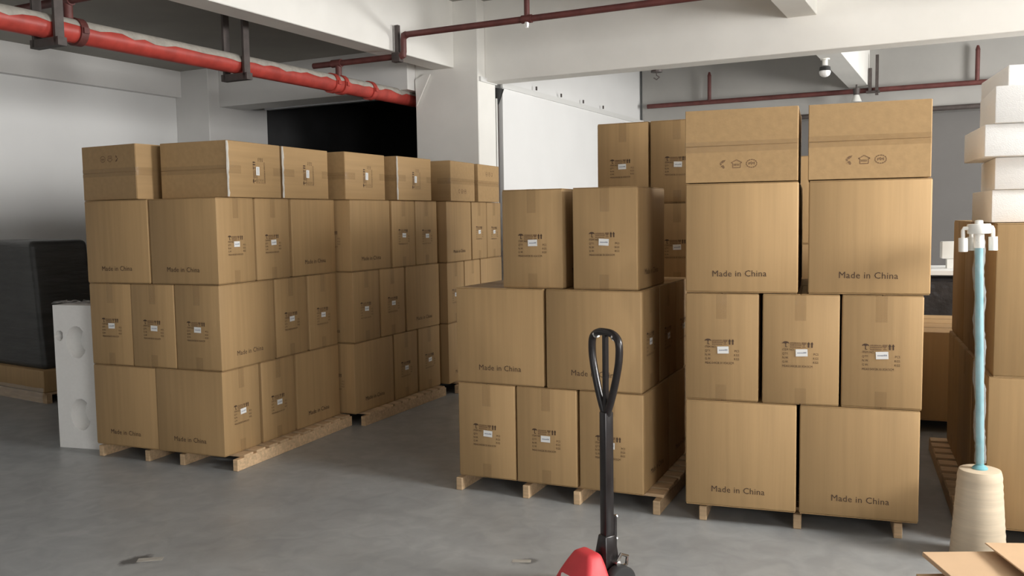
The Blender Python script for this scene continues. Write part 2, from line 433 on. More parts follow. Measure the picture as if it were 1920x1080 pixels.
bm = bmesh.new(); cyl(bm, (0, 0, -.06), (0, 0, .03), .04, .05); obj('lamp_holder', bm, 'iron', fl_, smooth=True)
bm = bmesh.new(); cyl(bm, (0, 0, -.16), (0, 0, -.06), .075, .035, 20); obj('shade', bm, 'white_plastic', fl_, smooth=True)
bm = bmesh.new(); cyl(bm, (0, 0, .03), (0, 0, zj2-z_), .012, n=8); obj('stem', bm, 'iron', fl_)

# ------------------------------------------------------------------ cartons
LC, WC, HH = .572, .381, .571         # pitch of one carton
l, w, h = .564, .374, .5675           # its size
def text_mesh(name, items, mt):
    bm = bmesh.new()
    for s, x, y, size, align, sx in items:
        cu = bpy.data.curves.new('t', 'FONT'); cu.body = s; cu.size = size; cu.align_x = align; cu.resolution_u = 2; cu.space_character = 1.05
        ob = bpy.data.objects.new('t', cu); COL.objects.link(ob)
        dg = bpy.context.evaluated_depsgraph_get()
        me = bpy.data.meshes.new_from_object(ob.evaluated_get(dg))
        me.transform(T(x, y) @ Matrix.Diagonal((sx, 1, 1, 1)))
        bm.from_mesh(me)
        bpy.data.objects.remove(ob); bpy.data.curves.remove(cu); bpy.data.meshes.remove(me)
    return bm
def poly(bm, pts): bm.faces.new([bm.verts.new((x, y, 0)) for x, y in pts])
def rect(bm, x0, x1, y0, y1): poly(bm, [(x0, y0), (x1, y0), (x1, y1), (x0, y1)])
def done(bm, name, mt):
    me = bpy.data.meshes.new(name); bm.to_mesh(me); bm.free(); me.materials.append(MATS[mt]); return me
ME = {}
ME['text'] = done(text_mesh('t', [('Made in China', 0, 0, .046, 'CENTER', .98)], 'ink'), 'printed_text', 'ink')
bm = text_mesh('t', [('ITEM NO.', -.088, .022, .0165, 'LEFT', .82), ('QTY:', -.088, .001, .0165, 'LEFT', .8), ('N.W.', -.088, -.020, .0165, 'LEFT', .85), ('G.W.', -.088, -.041, .0165, 'LEFT', .85),
    ('PCS', .088, .001, .0165, 'RIGHT', .85), ('KGS', .088, -.020, .0165, 'RIGHT', .85), ('KGS', .088, -.041, .0165, 'RIGHT', .85), ('MEAS:54X28.30 X54.5CM', -.088, -.063, .0165, 'LEFT', .80)], 'ink')
# umbrella, cup and arrows
poly(bm, [(-.089, .058), (-.085, .066), (-.076, .070), (-.067, .070), (-.058, .066), (-.054, .058), (-.063, .061), (-.0715, .058), (-.08, .061)])
rect(bm, -.0735, -.0695, .042, .060); rect(bm, -.0735, -.063, .040, .043)
for x in (.040, .056):
    poly(bm, [(x-.007, .058), (x+.007, .058), (x, .070)]); rect(bm, x-.0035, x+.0035, .040, .058)
ME['stamp'] = done(bm, 'printed_stamp', 'ink')
bm = bmesh.new(); r_ = random.Random(5)
poly(bm, [(.006, .066), (.030, .066), (.026, .055), (.020, .051), (.016, .051), (.010, .055)]); rect(bm, .0165, .0195, .043, .051); rect(bm, .010, .026, .040, .043)
for row, y in enumerate((.062, .052, .041)):
    x = -.05
    while x < .0:
        ww = r_.uniform(.003, .007); rect(bm, x, x+ww, y-.003, y+.003); x += ww+.0018
ME['fine'] = done(bm, 'printed_fine_lines', 'ink_faint')
bm = bmesh.new(); rect(bm, -.027, .031, -.004, .033); ME['sticker'] = done(bm, 'sticker', 'sticker')
bm = bmesh.new()
for k in range(9): rect(bm, -.019+k*.005, -.0155+k*.005, .011, .0165 if k < 6 else .0185)
ME['sticker_print'] = done(bm, 'sticker_print', 'sticker_ink')
# three care symbols
bm = bmesh.new()
poly(bm, [(-.082, .010), (-.070, .020), (-.054, .023), (-.060, .012), (-.070, .004)]); poly(bm, [(-.086, .004), (-.078, .008), (-.074, .0), (-.080, -.006)]); poly(bm, [(-.078, -.008), (-.066, -.003), (-.058, -.016), (-.063, -.023), (-.072, -.018)])
poly(bm, [(-.083, -.014), (-.079, -.012), (-.081, -.018)])
def line(x0, y0, x1, y1, t=.0022):
    d = Vector((x1-x0, y1-y0)).normalized(); n_ = Vector((-d.y, d.x))*t
    poly(bm, [(x0-n_.x, y0-n_.y), (x1-n_.x, y1-n_.y), (x1+n_.x, y1+n_.y), (x0+n_.x, y0+n_.y)])
for q in ((-.027, .006, 0, .021), (0, .021, .027, .006), (-.019, .004, -.019, -.02), (.019, .004, .019, -.02), (-.019, -.019, .019, -.019), (-.027, .006, -.019, .004), (.027, .006, .019, .004)): line(*q)
for k in range(4): rect(bm, -.013+k*.007, -.009+k*.007, -.010, .001)
for k in range(14):
    t0, t1 = 2*pi*k/14, 2*pi*(k+.8)/14
    line(.075+.026*math.cos(t0), .020*math.sin(t0), .075+.026*math.cos(t1), .020*math.sin(t1), .0026)
for k in range(5): rect(bm, .059+k*.0066, .0638+k*.0066, -.006+(k % 2)*.004, .006+(k % 3)*.002)
ME['icons'] = done(bm, 'printed_symbols', 'ink_faint')
ME['icons'].materials.clear(); ME['icons'].materials.append(MATS['ink_faint'])
# carton body shells (three slightly different ones), flaps and tape
fz = .004
for k in range(3):
    bm = bmesh.new(); rb = random.Random(k)
    box(bm, -l/2, l/2, -w/2, w/2, fz, h-fz)
    bev(bm, .006, 2)
    for v in bm.verts: v.co += Vector((rb.uniform(-1, 1), rb.uniform(-1, 1), 0))*.0012
    ME['body%d' % k] = mesh(bm, 'carton_body', 'cardboard', True)
def flapmesh(s):
    bm = bmesh.new()
    y0, y1 = (.0022, w/2-.002) if s > 0 else (-w/2+.002, -.0022)
    box(bm, -l/2+.003, l/2-.003, y0, y1, 0, fz); bev(bm, .0012, 1)
    return mesh(bm, 'flap', 'cardboard')
ME['flap+'], ME['flap-'] = flapmesh(1), flapmesh(-1)
def tapemesh(drop):
    bm = bmesh.new(); tw = .0275; e = .0009; nx = 24; prev = None; rt_ = random.Random(drop*100)
    path = [(-l/2-e, -drop), (-l/2-e, -drop*.5), (-l/2-e, -.004), (-l/2+.002, e)] + [(-l/2+.002+(l-.004)*k/nx, e) for k in range(1, nx)] + [(l/2-.002, e), (l/2+e, -.004), (l/2+e, -drop*.5), (l/2+e, -drop)]
    for x, z in path:
        jz = rt_.uniform(0, .0006) if z > 0 else 0
        r = [bm.verts.new((x, -tw, z+jz)), bm.verts.new((x, 0, z+jz*.4)), bm.verts.new((x, tw, z+jz))]
        if prev:
            for i in range(2): bm.faces.new((prev[i], r[i], r[i+1], prev[i+1]))
        prev = r
    return mesh(bm, 'tape', 'tape', True)
ME['tape_top'], ME['tape_bottom'] = tapemesh(.135), tapemesh(.085)
SIDE = {'front': T(0, -w/2-.0016, 0) @ RX(pi/2), 'back': RZ(pi) @ T(0, -w/2-.0016, 0) @ RX(pi/2)}
ENDS = {'xm': RZ(-pi/2) @ T(0, -l/2-.0024, 0) @ RX(pi/2), 'xp': RZ(pi/2) @ T(0, -l/2-.0024, 0) @ RX(pi/2)}
NCART = 0
def carton(mw, label, group=None, symbols=True, sticker=True):
    """a carton whose base centre, long axis x and opening +z are given by mw"""
    global NCART
    NCART += 1; rd = random.Random(NCART)
    t = thing('carton', label, 'carton', mw, group)
    add('body', ME['body%d' % rd.randrange(3)], t)
    for s in '+-':
        add('flap', ME['flap'+s], t, T(0, 0, h-fz)); add('flap', ME['flap'+s], t, T())
    add('tape', ME['tape_top'], t, T(0, rd.uniform(-.004, .004), h))
    add('tape', ME['tape_bottom'], t, RX(pi) @ T(0, rd.uniform(-.004, .004), 0))
    for k in SIDE: add('printed_text', ME['text'], t, SIDE[k] @ T(rd.uniform(-.012, .012), .083+rd.uniform(-.004, .004), 0) @ RZ(rd.uniform(-.012, .012)))
    for k in ENDS:
        m_ = ENDS[k] @ T(rd.uniform(-.006, .006), .250+rd.uniform(-.008, .008), 0) @ RZ(rd.uniform(-.01, .01))
        st = add('printed_stamp', ME['stamp'], t, m_); st['kind'] = 'stuff'; fn = add('fine_lines', ME['fine'], st); fn['kind'] = 'stuff'
        if sticker:
            sk = add('sticker', ME['sticker'], t, m_ @ T(rd.uniform(-.006, .006), rd.uniform(-.004, .004), .0006) @ RZ(rd.uniform(-.05, .05))); add('sticker_print', ME['sticker_print'], sk, T(0, 0, .0004))
    if symbols: add('printed_symbols', ME['icons'], t, T(-.02, -w/4, h+.0006))['kind'] = 'stuff'
    return t
class Stack:
    """a palletised stack; s runs along its front (0..width), t runs away from the front"""
    def __init__(self, x, y, al, zb=.095):
        self.o = Vector((x, y, 0)); self.al = al; self.zb = zb
        self.v1 = Vector((math.cos(al), -math.sin(al), 0)); self.v2 = Vector((math.sin(al), math.cos(al), 0))
    def at(self, s, t, z): return self.o + self.v1*s + self.v2*t + Vector((0, 0, z))
    def put(self, mode, s, t, z, label, group=None, spin=0, jit=1, dyaw=0, **k):
        """mode: 'L' large face to the front, 'E' end face to the front, 'F' lying with flaps to the front, 'G' lying with flaps to the right; s, t = near left corner of its footprint"""
        r = random.Random(int(s*1000)*31 + int(t*1000)*17 + int(z*1000) + int(self.o.x*100))
        ds, dt = (LC, WC) if mode == 'L' else (WC, LC) if mode == 'E' else (LC, LC)
        hz = h if mode in 'LE' else w
        c = self.at(s+ds/2+r.uniform(-.003, .003)*jit, t+dt/2+r.uniform(-.003, .003)*jit, z+hz/2)
        yaw = -self.al - dyaw + r.uniform(-.006, .006)*jit
        R = RZ(yaw)
        if mode == 'E': R = R @ RZ(pi/2 if r.random() < .5 else -pi/2)
        if mode == 'L' and r.random() < .5: R = R @ RZ(pi)
        if mode == 'F': R = R @ RX(pi/2) @ RZ(spin)
        if mode == 'G': R = R @ RZ(pi/2) @ RX(pi/2) @ RZ(spin)
        return carton(T(*c) @ R @ T(0, 0, -h/2), label, group, **k)
    def pallet(self, label, s0, s1, t0, t1, ns=4, nb=9, ss=None, group=None, z=0):
        H = self.zb
        p = thing('wooden_pallet', label, 'pallet', T(*self.at(s0, t0, z)) @ RZ(-self.al), group)
        wdt, dep = s1-s0, t1-t0
        ss = ss or [i/(ns-1) for i in range(ns)]
        for f in ss:
            x = f*(wdt-.04); bm = bmesh.new(); box(bm, x, x+.04, 0, dep, 0, H-.018); bev(bm, .003, 1); obj('stringer', bm, 'wood', p)
        bw = .095; r = random.Random(int(s1*100))
        bm = bmesh.new(); box(bm, 0, wdt, -bw/2, bw/2, 0, .0175); bev(bm, .002, 1); me = mesh(bm, 'deck_board', 'wood')
        for k in range(nb):
            y = bw/2 + .07 + (dep-bw-.10)*k/(nb-1)
            add('deck_board', me, p, T(0 + r.uniform(-.004, .004), y, H-.018))
        return p

# --- tall stack beside the blue pole
R_ = Stack(.914, 4.695, .333)
zb = .0965
sd2 = ['jack side', 'pole side']; sd3 = ['jack side', 'middle', 'pole side']
rows = ['', 'second row', 'third row']
RS = 'tall stack by blue pole'
for k in range(3):
    for i in range(2):
        for z, ly, ps_ in ((zb, 'bottom layer', .582), (zb+2*HH, 'third layer', .612)):
            R_.put('L', i*ps_, k*.388, z, ('carton printed Made in China, %s, %s, %s' % (ly, RS, sd2[i])) if k == 0 else 'carton behind the front ones, %s, %s, %s, %s' % (rows[k], ly, RS, sd2[i]))
for k in range(2):
    for i in range(3):
        R_.put('E', i*.390, k*.58, zb+HH, ('carton with stamp and sticker, second layer, %s, %s' % (RS, sd3[i])) if k == 0 else 'carton behind the stamped ones, second layer, %s, %s' % (RS, sd3[i]))
for i in range(2):
    R_.put('F', i*.607, 0, zb+3*HH, 'carton on its side with three symbols, top of %s, %s' % (RS, sd2[i]))
R_.pallet('wooden pallet under the tall stack by the blue pole', .07, 1.08, .04, 1.15, ss=[0, .5, 1])

# --- stack behind the pallet jack
M_ = Stack(-.339, 5.307, .427)
MS = 'stack behind the pallet jack'
mm = ['aisle side', 'middle', 'tall stack side']
for k in range(2):
    for i in range(3):
        M_.put('E', i*.386, k*.578, zb, ('stamped carton, bottom layer, %s, %s' % (MS, mm[i])) if k == 0 else 'carton in rear row, bottom layer, %s, %s' % (MS, mm[i]))
for k in range(3):
    for i in range(2):
        M_.put('L', i*.578, k*.388, zb+HH, ('carton printed Made in China, second layer, %s, %s' % (MS, mm[i*2])) if k == 0 else 'carton in %s, second layer, %s, %s' % (rows[k], MS, mm[i*2]))
M_.put('E', .300, .02, zb+2*HH, 'stamped carton on top of the %s, nearer the white column' % MS)
M_.put('E', .745, .0, zb+2*HH, 'stamped carton on top of the %s, nearer the tall stack' % MS)
M_.pallet('wooden pallet under the stack behind the pallet jack', -.02, 1.245, .0, 1.2, ss=[0, .36, .62, 1])

# --- aisle stacks
def aisle(st, name, layers, tops, front=True):
    """origin at the near right corner: s is negative into the stack"""
    for k, kind in enumerate(layers):
        z = zb + k*HH; ly = ['bottom', 'second', 'third'][k]
        if kind == 'L':                       # large faces to the front
            st.put('L', -LC, 0, z, 'carton at the corner, %s layer, %s' % (ly, name))
            if front: st.put('L', -2*LC, 0, z, 'carton beside the corner one, %s layer, %s' % (ly, name))
            st.put('L', -LC, .40, z, 'second carton along the aisle face, %s layer, %s' % (ly, name))
            st.put('E', -WC, .80, z, 'third carton along the aisle face, %s layer, %s' % (ly, name))
        else:
            st.put('E', -WC, 0, z, 'carton at the corner, %s layer, %s' % (ly, name))
            if front:
                st.put('E', -2*WC, 0, z, 'second carton from the corner, %s layer, %s' % (ly, name))
                st.put('E', -3*WC, 0, z, 'third carton from the corner, %s layer, %s' % (ly, name))
            st.put('L', -LC, .585, z, 'second carton along the aisle face, %s layer, %s' % (ly, name))
            st.put('L', -LC, .98, z, 'last carton along the aisle face, %s layer, %s' % (ly, name))
    for mode, s, t, lab, sp, *ex in tops:
        ct_ = st.put(mode, s, t, zb+3*HH, lab + ', top of the ' + name, None, sp, dyaw=ex[0] if ex else 0, symbols=bool(ex) or mode == 'G')
        if mode == 'F' and not ex and s > -.6:            # loose crinkled tape down the near corner, its glint in the whitish colour
            rc = random.Random(int(t*100)); bm = bmesh.new(); prev = None; sg = -1 if sp else 1
            for i in range(15):
                y = (-w/2+.004) + (w-.008)*i/14; wd2 = rc.uniform(.006, .016)
                rg = [bm.verts.new((sg*(l/2-.001), y, h+.004+rc.uniform(0, .004))), bm.verts.new((sg*(l/2+.005+rc.uniform(0, .004)), y, h+.003)), bm.verts.new((sg*(l/2+.0035), y, h-wd2))]
                if prev:
                    for q in range(2): bm.faces.new((prev[q], rg[q], rg[q+1], prev[q+1]))
                prev = rg
            obj('loose_tape', bm, 'glint_film', ct_, smooth=True)
N1, N2, N3 = 'stack beside the foam slab', 'middle aisle stack', 'aisle stack before white column'
P1 = Stack(-1.905, 5.779, .389)
aisle(P1, N1, 'LEL', [('F', -1.195, .04, 'twisted carton on its side with faint symbols', pi, .125), ('F', -.572, .13, 'carton on its side at the corner', 0), ('F', -.572, .725, 'carton on its side behind the corner one', pi)])
P1.pallet('pallet under the stack beside the foam slab', -1.15, .07, .03, 1.42, ss=[0, .36, .62, 1], nb=10)
P2 = Stack(-1.258, 7.027, .440)
aisle(P2, N2, 'ELE', [('F', -.612, 0, 'first carton on its side along the aisle', 0), ('F', -.55, .66, 'second carton on its side along the aisle', pi)], False)
P2.pallet('pallet under the middle aisle stack', -1.15, .06, .03, 1.35, ss=[0, .36, .62, 1], nb=10)
P3 = Stack(-.597, 8.269, .3706)
aisle(P3, N3, 'ELE', [('G', -.545, .05, 'first carton on its side along the aisle', 0), ('G', -.545, .69, 'second carton on its side along the aisle', pi)], False)
P3.pallet('pallet under the aisle stack before the white column', -1.10, .06, .06, 1.38, ss=[0, .36, .62, 1], nb=10)

# --- back stack against the white wall
pb = gy(1118, 240, 6.45)
B_ = Stack(pb.x, pb.y, .427, .105)
BS = 'dim stack seen over the jack stack'
z0 = .2115
for i in range(2):
    B_.put('F', i*.578, 0, z0, 'carton on its side, bottom layer, %s, %s' % (BS, ['white wall side', 'tall stack side'][i]))
for k in range(3):
    ly = ['second', 'third', 'top'][k]
    for i in range(2):
        B_.put('E', i*.392, 0, z0 + WC + k*HH, 'stamped carton, %s layer, %s, %s' % (ly, BS, ['white wall side', 'tall stack side'][i]))
for j in range(2):
    B_.pallet(['lower', 'upper'][j] + ' pallet under the dim stack behind the pallet jack stack', 0, 1.15, .02, .8, z=j*.105)

# --- stack of big cartons under the white foam blocks
ps = gz(1846, 990, zb)
AS = .36
S_ = Stack(ps.x, ps.y, AS)
bw_, bd_, bh_ = .62, .60, None
bh_ = (gy(1852, 706, ps.y).z - zb)
bt_ = (gy(1857, 418, ps.y).z - zb - bh_)
def big_carton(s, t, z, hh, label, group=None):
    tt = thing('large_carton', label, 'carton', T(*S_.at(s, t, z)) @ RZ(-AS + random.uniform(-.006, .006)), group)
    bm = bmesh.new(); box(bm, 0, bw_, 0, bd_, .004, hh-.004); bev(bm, .007, 2); obj('body', bm, 'cardboard', tt, smooth=True)
    for s2 in (0, 1):
        for zz in (0, hh-.004):
            bm = bmesh.new(); box(bm, .003, bw_-.003, .003 + s2*bd_/2, s2*bd_/2 + bd_/2-.003, zz, zz+.004); obj('flap', bm, 'cardboard', tt)
    bm = bmesh.new(); box(bm, -.0012, bw_+.0012, bd_/2-.028, bd_/2+.028, hh-.14, hh+.0012); obj('tape', bm, 'tape', tt)
    bm = bmesh.new(); box(bm, -.0012, bw_+.0012, bd_/2-.028, bd_/2+.028, -.0003, .10); obj('tape', bm, 'tape', tt)
    return tt
for j in range(3):
    wh = ['facing the cone', 'second from the cone', 'farthest from the cone'][j]
    for i in range(2):
        side = ['on the pole side', 'on the window side'][i]
        big_carton(i*.63, j*.61, zb, bh_-.002, 'large carton, lower layer under the foam blocks, %s, %s' % (wh, side))
        big_carton(.018 + i*.63, .0 + j*.61, zb+bh_, bt_-.003, 'large carton, upper layer under the foam blocks, %s, %s' % (wh, side))
S_.pallet('pallet under the large cartons beside the cone', -.10, 1.25, .06, 1.9, ss=[0, .33, .66, 1], nb=12)

# --- two added stacks: one blocks window light, one fills the dark gap
for q, (qx, qy) in enumerate(((1.74, 6.9), (2.98, 6.58))):
    S_ = Stack(qx, qy, AS)
    qn = ['added light-blocking stack behind the tall stack', 'load behind the foam block pile'][q]
    for k in range(3-2*q):
        for i in range(2):
            for j in range(2):
                big_carton(i*.63, j*.61, zb + k*.66, .657, 'large carton, %s layer, %s, %s, %s' % (['bottom', 'second', 'top'][k], qn, ['wall side', 'window side'][i], ['front', 'rear'][j]))
    S_.pallet('pallet under the large carton ' + qn, 0, 1.25, 0, 1.22, nb=8)
S_ = Stack(ps.x, ps.y, AS)

# ------------------------------------------------------------------ white foam blocks on the large cartons
zt = zb + bh_ + bt_
def block_verts(bm, wx, dy, hz):
    box(bm, 0, wx, 0, dy, 0, hz); bev(bm, .006, 2)
FB = [(1860, 355, .10, 'lowest'), (1866, 293, .08, 'second'), (1847, 232, .02, 'third, jutting out'), (1867, 162, -.02, 'fourth, brightest'), (1891, 118, .05, 'topmost')]
zc = zt
dep = ps.y
for i, (px, py, off, wd_) in enumerate(FB):
    top = gy(px, py, dep).z
    hz = top - zc - .001
    p = gy(px, py, dep + off)
    bm = bmesh.new(); block_verts(bm, .9, .62, hz)
    o = obj('foam_block', bm, 'foam', None, T(p.x, p.y, zc) @ RZ(-AS + (.02, -.03, .03, -.02, .06)[i]), True)
    tag(o, 'white foam block on the large cartons, %s of the pile' % wd_, 'foam block', 'pile of white foam blocks')
    zc = top

# ------------------------------------------------------------------ cone base with blue wrapped pole
pc = gz(1833, 1047, 0)
k_ = pc.y/F
cone = thing('cone_stand', 'cream paper cone standing on the floor holding a blue pole', 'stand', T(pc.x, pc.y, 0))
ct = gy(1833, 879, pc.y).z
bm = bmesh.new(); rb, rtop = 50*k_, 38*k_
lathe(bm, [(rb, 0), (rb*.998, .01)] + [(rb+(rtop-rb)*f + .0012*math.sin(f*70), ct*f) for f in [i/24 for i in range(1, 24)]] + [(rtop-.004, ct-.003), (rtop-.012, ct), (.028, ct)], 40)
obj('cone', bm, 'cone_paper', cone, smooth=True)
pz = gy(1833, 436, pc.y).z
pole = thing('blue_pole', 'light blue pole wrapped in clear film with white head on the cone', 'pole', T(pc.x, pc.y, ct) @ RY(-.03))
bm = bmesh.new(); lathe(bm, [(.034, 0), (.034, .006), (.026, .014), (.0175, .02), (.0175, pz-ct)], 24); obj('tube', bm, 'blue_pole', pole, smooth=True)
bm = bmesh.new(); rf = random.Random(11); rings = []
for i in range(70):
    z = .03 + (pz-ct-.06)*i/69; cx = .004*math.sin(i*.4)
    rings.append([bm.verts.new(((.0205+rf.uniform(0, .007))*math.cos(2*pi*k/10) + cx, (.0205+rf.uniform(0, .007))*math.sin(2*pi*k/10), z)) for k in range(10)])
for A, B in zip(rings, rings[1:]):
    for k in range(10): bm.faces.new((A[k], A[(k+1) % 10], B[(k+1) % 10], B[k]))
obj('film', bm, 'film', pole, smooth=True)
hz = pz - ct
bm = bmesh.new(); lathe(bm, [(.021, hz-.07), (.022, hz-.06), (.022, hz)], 24); obj('sleeve', bm, 'white_plastic', pole, smooth=True)
bm = bmesh.new(); lathe(bm, [(.048, hz-.004), (.05, hz), (.05, hz+.036), (.047, hz+.04), (.018, hz+.04), (.017, hz+.056), (.004, hz+.058)], 28); hub = obj('hub', bm, 'white_plastic', pole, smooth=True)
for a in (.12, pi-.12, pi/2):
    ca, sa = math.cos(a), math.sin(a)
    bm = bmesh.new(); tube(bm, [(.045*ca, .045*sa, hz+.022), (.066*ca, .066*sa, hz+.022), (.070*ca, .070*sa, hz+.012), (.070*ca, .070*sa, hz-.03)], .009, 8); arm = obj('arm', bm, 'white_plastic', pole, smooth=True)
    bm = bmesh.new(); cyl(bm, (.070*ca, .070*sa, hz-.085), (.070*ca, .070*sa, hz-.022), .0195, n=20); bmesh.ops.recalc_face_normals(bm, faces=bm.faces); obj('socket', bm, 'white_plastic', arm, smooth=True)

# ------------------------------------------------------------------ flattened cartons in front
zs = .30
q0 = gz(1729, 1034, zs); q1 = gz(1846, 1018, zs+.03)
ns = 15
th = zs/ns
for i in range(ns):
    r = random.Random(40+i)
    bm = bmesh.new(); box(bm, 0, 1.05, -1.3, 0, 0, th-.0012); bev(bm, .002, 1)
    dx = 0 if i == ns-1 else r.uniform(.0, .05); dy = 0 if i == ns-1 else -r.uniform(.01, .06)
    if i == ns-4: dx, dy = -.055, -.07
    yaw = -.02 if i == ns-1 else r.uniform(-.06, .05)
    o = obj('flattened_carton', bm, 'cardboard_pale', None, T(q0.x+dx, q0.y+dy, i*th) @ RZ(yaw))
    bm = bmesh.new(); box(bm, .0, 1.05, -.42, -.416, th-.0012, th-.0006); obj('crease', bm, 'cardboard_edge', o)
    lab = 'topmost whole sheet of the flattened carton pile before the cone' if i == ns-1 else 'flattened carton jutting out of the pile before the cone' if i == ns-4 else 'flattened carton within the pile in front of the cone'
    tag(o, lab, 'cardboard sheet', 'flattened cartons in front of the cone')
bm = bmesh.new(); box(bm, 0, .8, -1.2, 0, 0, .006); bev(bm, .002, 1)
d_ = (gz(1866, 1080, zs+.03) - q1)
o = obj('flattened_carton', bm, 'cardboard_pale', None, T(q1.x, q1.y, zs+.026) @ RZ(math.atan2(d_.x, -d_.y) if False else -.08) @ RX(-.02))
tag(o, 'loose cardboard flap sheet lying on top of the flattened cartons', 'cardboard sheet', 'flattened cartons in front of the cone')

# ------------------------------------------------------------------ pallet jack
jy = 3.80
jp = gy(1146, 1000, jy)
ang = pi + math.radians(33)            # direction of the forks
jack = thing('pallet_jack', 'red pallet jack with upright black loop handle', 'pallet jack', T(jp.x, jp.y, 0) @ RZ(ang))
# local x = towards the fork tips, y = across
ztop = gy(1142, 616, jy).z; zlo = gy(1140, 770, jy).z
hd = .022
bm = bmesh.new(); box(bm, -.0, .046, -.022, .022, .25, zlo); bev(bm, .006, 2); hn = obj('handle_shaft', bm, 'jack_black', jack, smooth=True)
bm = bmesh.new(); vs = box(bm, -.004, .052, -.026, .026, .10, .265)
for v in vs:
    if v.co.z < .2: v.co.y *= 2.0; v.co.x = v.co.x*1.5-.008
bev(bm, .006, 2); obj('shaft_foot', bm, 'jack_black', jack, smooth=True)
bm = bmesh.new(); box(bm, -.020, -.001, -.018, .018, .15, .345); bev(bm, .003, 1); obj('cover_plate', bm, 'jack_black', jack)
for zz in (.235, .335):
    bm = bmesh.new(); cyl(bm, (-.03, 0, zz), (-.02, 0, zz), .008, n=10); obj('bolt', bm, 'chrome', jack)
Hh = ztop - zlo
prof = [(.0, -.03), (.040, .06), (.070, .15), (.088, .22), (.093, .27), (.090, .31), (.074, Hh-.028), (.040, Hh-.014)]
loop = [(.025, y, zlo + z*Hh/.36 if z < Hh-.05 else zlo+z) for y, z in prof]
full = loop + [(.025, 0, ztop-.013)] + [(x, -y, z) for x, y, z in loop[::-1]]
full = [Vector(p) for p in full]
# smooth the outline
def chaikin(ps, it=2):
    for _ in range(it):
        out = [ps[0]]
        for a, b2 in zip(ps, ps[1:]): out += [a*.75+b2*.25, a*.25+b2*.75]
        ps = out + [ps[-1]]
    return ps
bm = bmesh.new(); tube(bm, chaikin(full), .0165, 14); lp = obj('loop_handle', bm, 'jack_black', jack, smooth=True)
bm = bmesh.new(); box(bm, .013, .037, -.010, .010, zlo-.02, ztop-.02); bev(bm, .003, 1); obj('release_lever', bm, 'jack_black', jack)
for s in (-1, 1):
    bm = bmesh.new(); cyl(bm, (.025, s*.058, ztop-.026), (.025, s*.066, ztop-.030), .0175, n=14); obj('ring', bm, 'chrome', lp, smooth=True)
# pump, axle, steering wheels
bm = bmesh.new(); cyl(bm, (.03, 0, .04), (.03, 0, .12), .045, n=24); cyl(bm, (.085, 0, .06), (.085, 0, .16), .02, n=20); box(bm, .0, .12, -.04, .04, .06, .10); obj('pump', bm, 'jack_black', jack, smooth=True)
bm = bmesh.new(); cyl(bm, (.085, 0, .15), (.085, 0, .185), .014, n=16); obj('piston', bm, 'chrome', jack, smooth=True)
bm = bmesh.new(); cyl(bm, (.02, -.10, .075), (.02, .10, .075), .012); cyl(bm, (.02, -.075, .155), (.02, .075, .155), .012); obj('axle', bm, 'chrome', jack, smooth=True)
for s in (-1, 1):
    bm = bmesh.new(); cyl(bm, (.02, s*.055, .075), (.02, s*.105, .075), .075, n=28); bev(bm, .006, 1); wh = obj('steering_wheel', bm, 'rubber', jack, smooth=True)
    bm = bmesh.new(); cyl(bm, (.02, s*.052, .075), (.02, s*.108, .075), .03, n=20); obj('wheel_hub', bm, 'chrome', wh, smooth=True)
    bm = bmesh.new(); tube(bm, [(-.0, s*.066, .13), (-.03, s*.066, .14), (-.035, s*.066, .175), (.0, s*.066, .19), (.02, s*.066, .16)], .008, 8); obj('spring', bm, 'chrome', jack, smooth=True)
# red frame head: tapered shell
bm = bmesh.new()
secs = [(.10, .27, .10, .12, .0), (.10, .27, .19, .27, 0), (.12, .25, .275, .19, 0), (.135, .225, .315, .10, 0)]
rings = []
for z, hy, x0, x1 in [(.02, .17, .09, .23), (.075, .13, .09, .225), (.125, .105, .09, .21), (.175, .08, .092, .185), (.215, .055, .098, .165)]:
    rings.append([bm.verts.new(p) for p in ((x0, -hy, z), (x1, -hy*.96, z), (x1, hy*.96, z), (x0, hy, z))])
for A, B in zip(rings, rings[1:]):
    for k in range(4): bm.faces.new((A[k], A[(k+1) % 4], B[(k+1) % 4], B[k]))
bm.faces.new(rings[0][::-1]); bm.faces.new(rings[-1])
bev(bm, .018, 3); fh = obj('frame_head', bm, 'jack_red', jack, smooth=True)
bm = bmesh.new(); box(bm, .218, .228, -.07, .07, .085, .115)
for v in bm.verts:
    if v.co.z > .1: v.co.x -= .007
obj('white_decal', bm, 'white_paint', fh)
for s in (-1, 1):
    bm = bmesh.new(); vs = box(bm, .22, 1.30, s*.195-.075, s*.195+.075, .006, .038); bev(bm, .008, 2); fk = obj('fork', bm, 'jack_red', jack, smooth=True)
    bm = bmesh.new(); cyl(bm, (1.16, s*.195-.04, .020), (1.16, s*.195+.04, .020), .020, n=20); obj('roller', bm, 'white_plastic', fk, smooth=True)

# ------------------------------------------------------------------ foam slab beside the first aisle stack
f0 = gz(113, 838, 0); f1 = gz(186, 843, 0)
fd = (f1-f0).normalized(); fa = math.atan2(fd.y, fd.x)
fh_ = gy(97, 572, f0.y).z
slab = thing('foam_slab', 'upright white foam slab with two round hollows in clear film', 'foam slab', T(f0.x, f0.y, 0) @ RZ(fa))
fw_, ft_ = .50, .14
bm = bmesh.new()
nx, nz = 84, 180
def hollow(x, z):
    p = f0 + fd*x
    d = 0
    for cx, cz, rx, rz in HOL:
        q = math.hypot((x-cx)/rx, (z-cz)/rz)
        if q < 1: d = max(d, .125*min(1, (1-q)*6))
    return d
def loc(px, py):
    p = gy(px, py, f0.y-.03); return (p.x-f0.x)/fd.x, p.z
h1 = loc(146, 641); h2 = loc(155, 776); h3 = loc(109, 630)
HOL = [(h1[0], h1[1], .085, .115), (h2[0], h2[1], .085, .115), (h3[0], h3[1], .03, .035)]
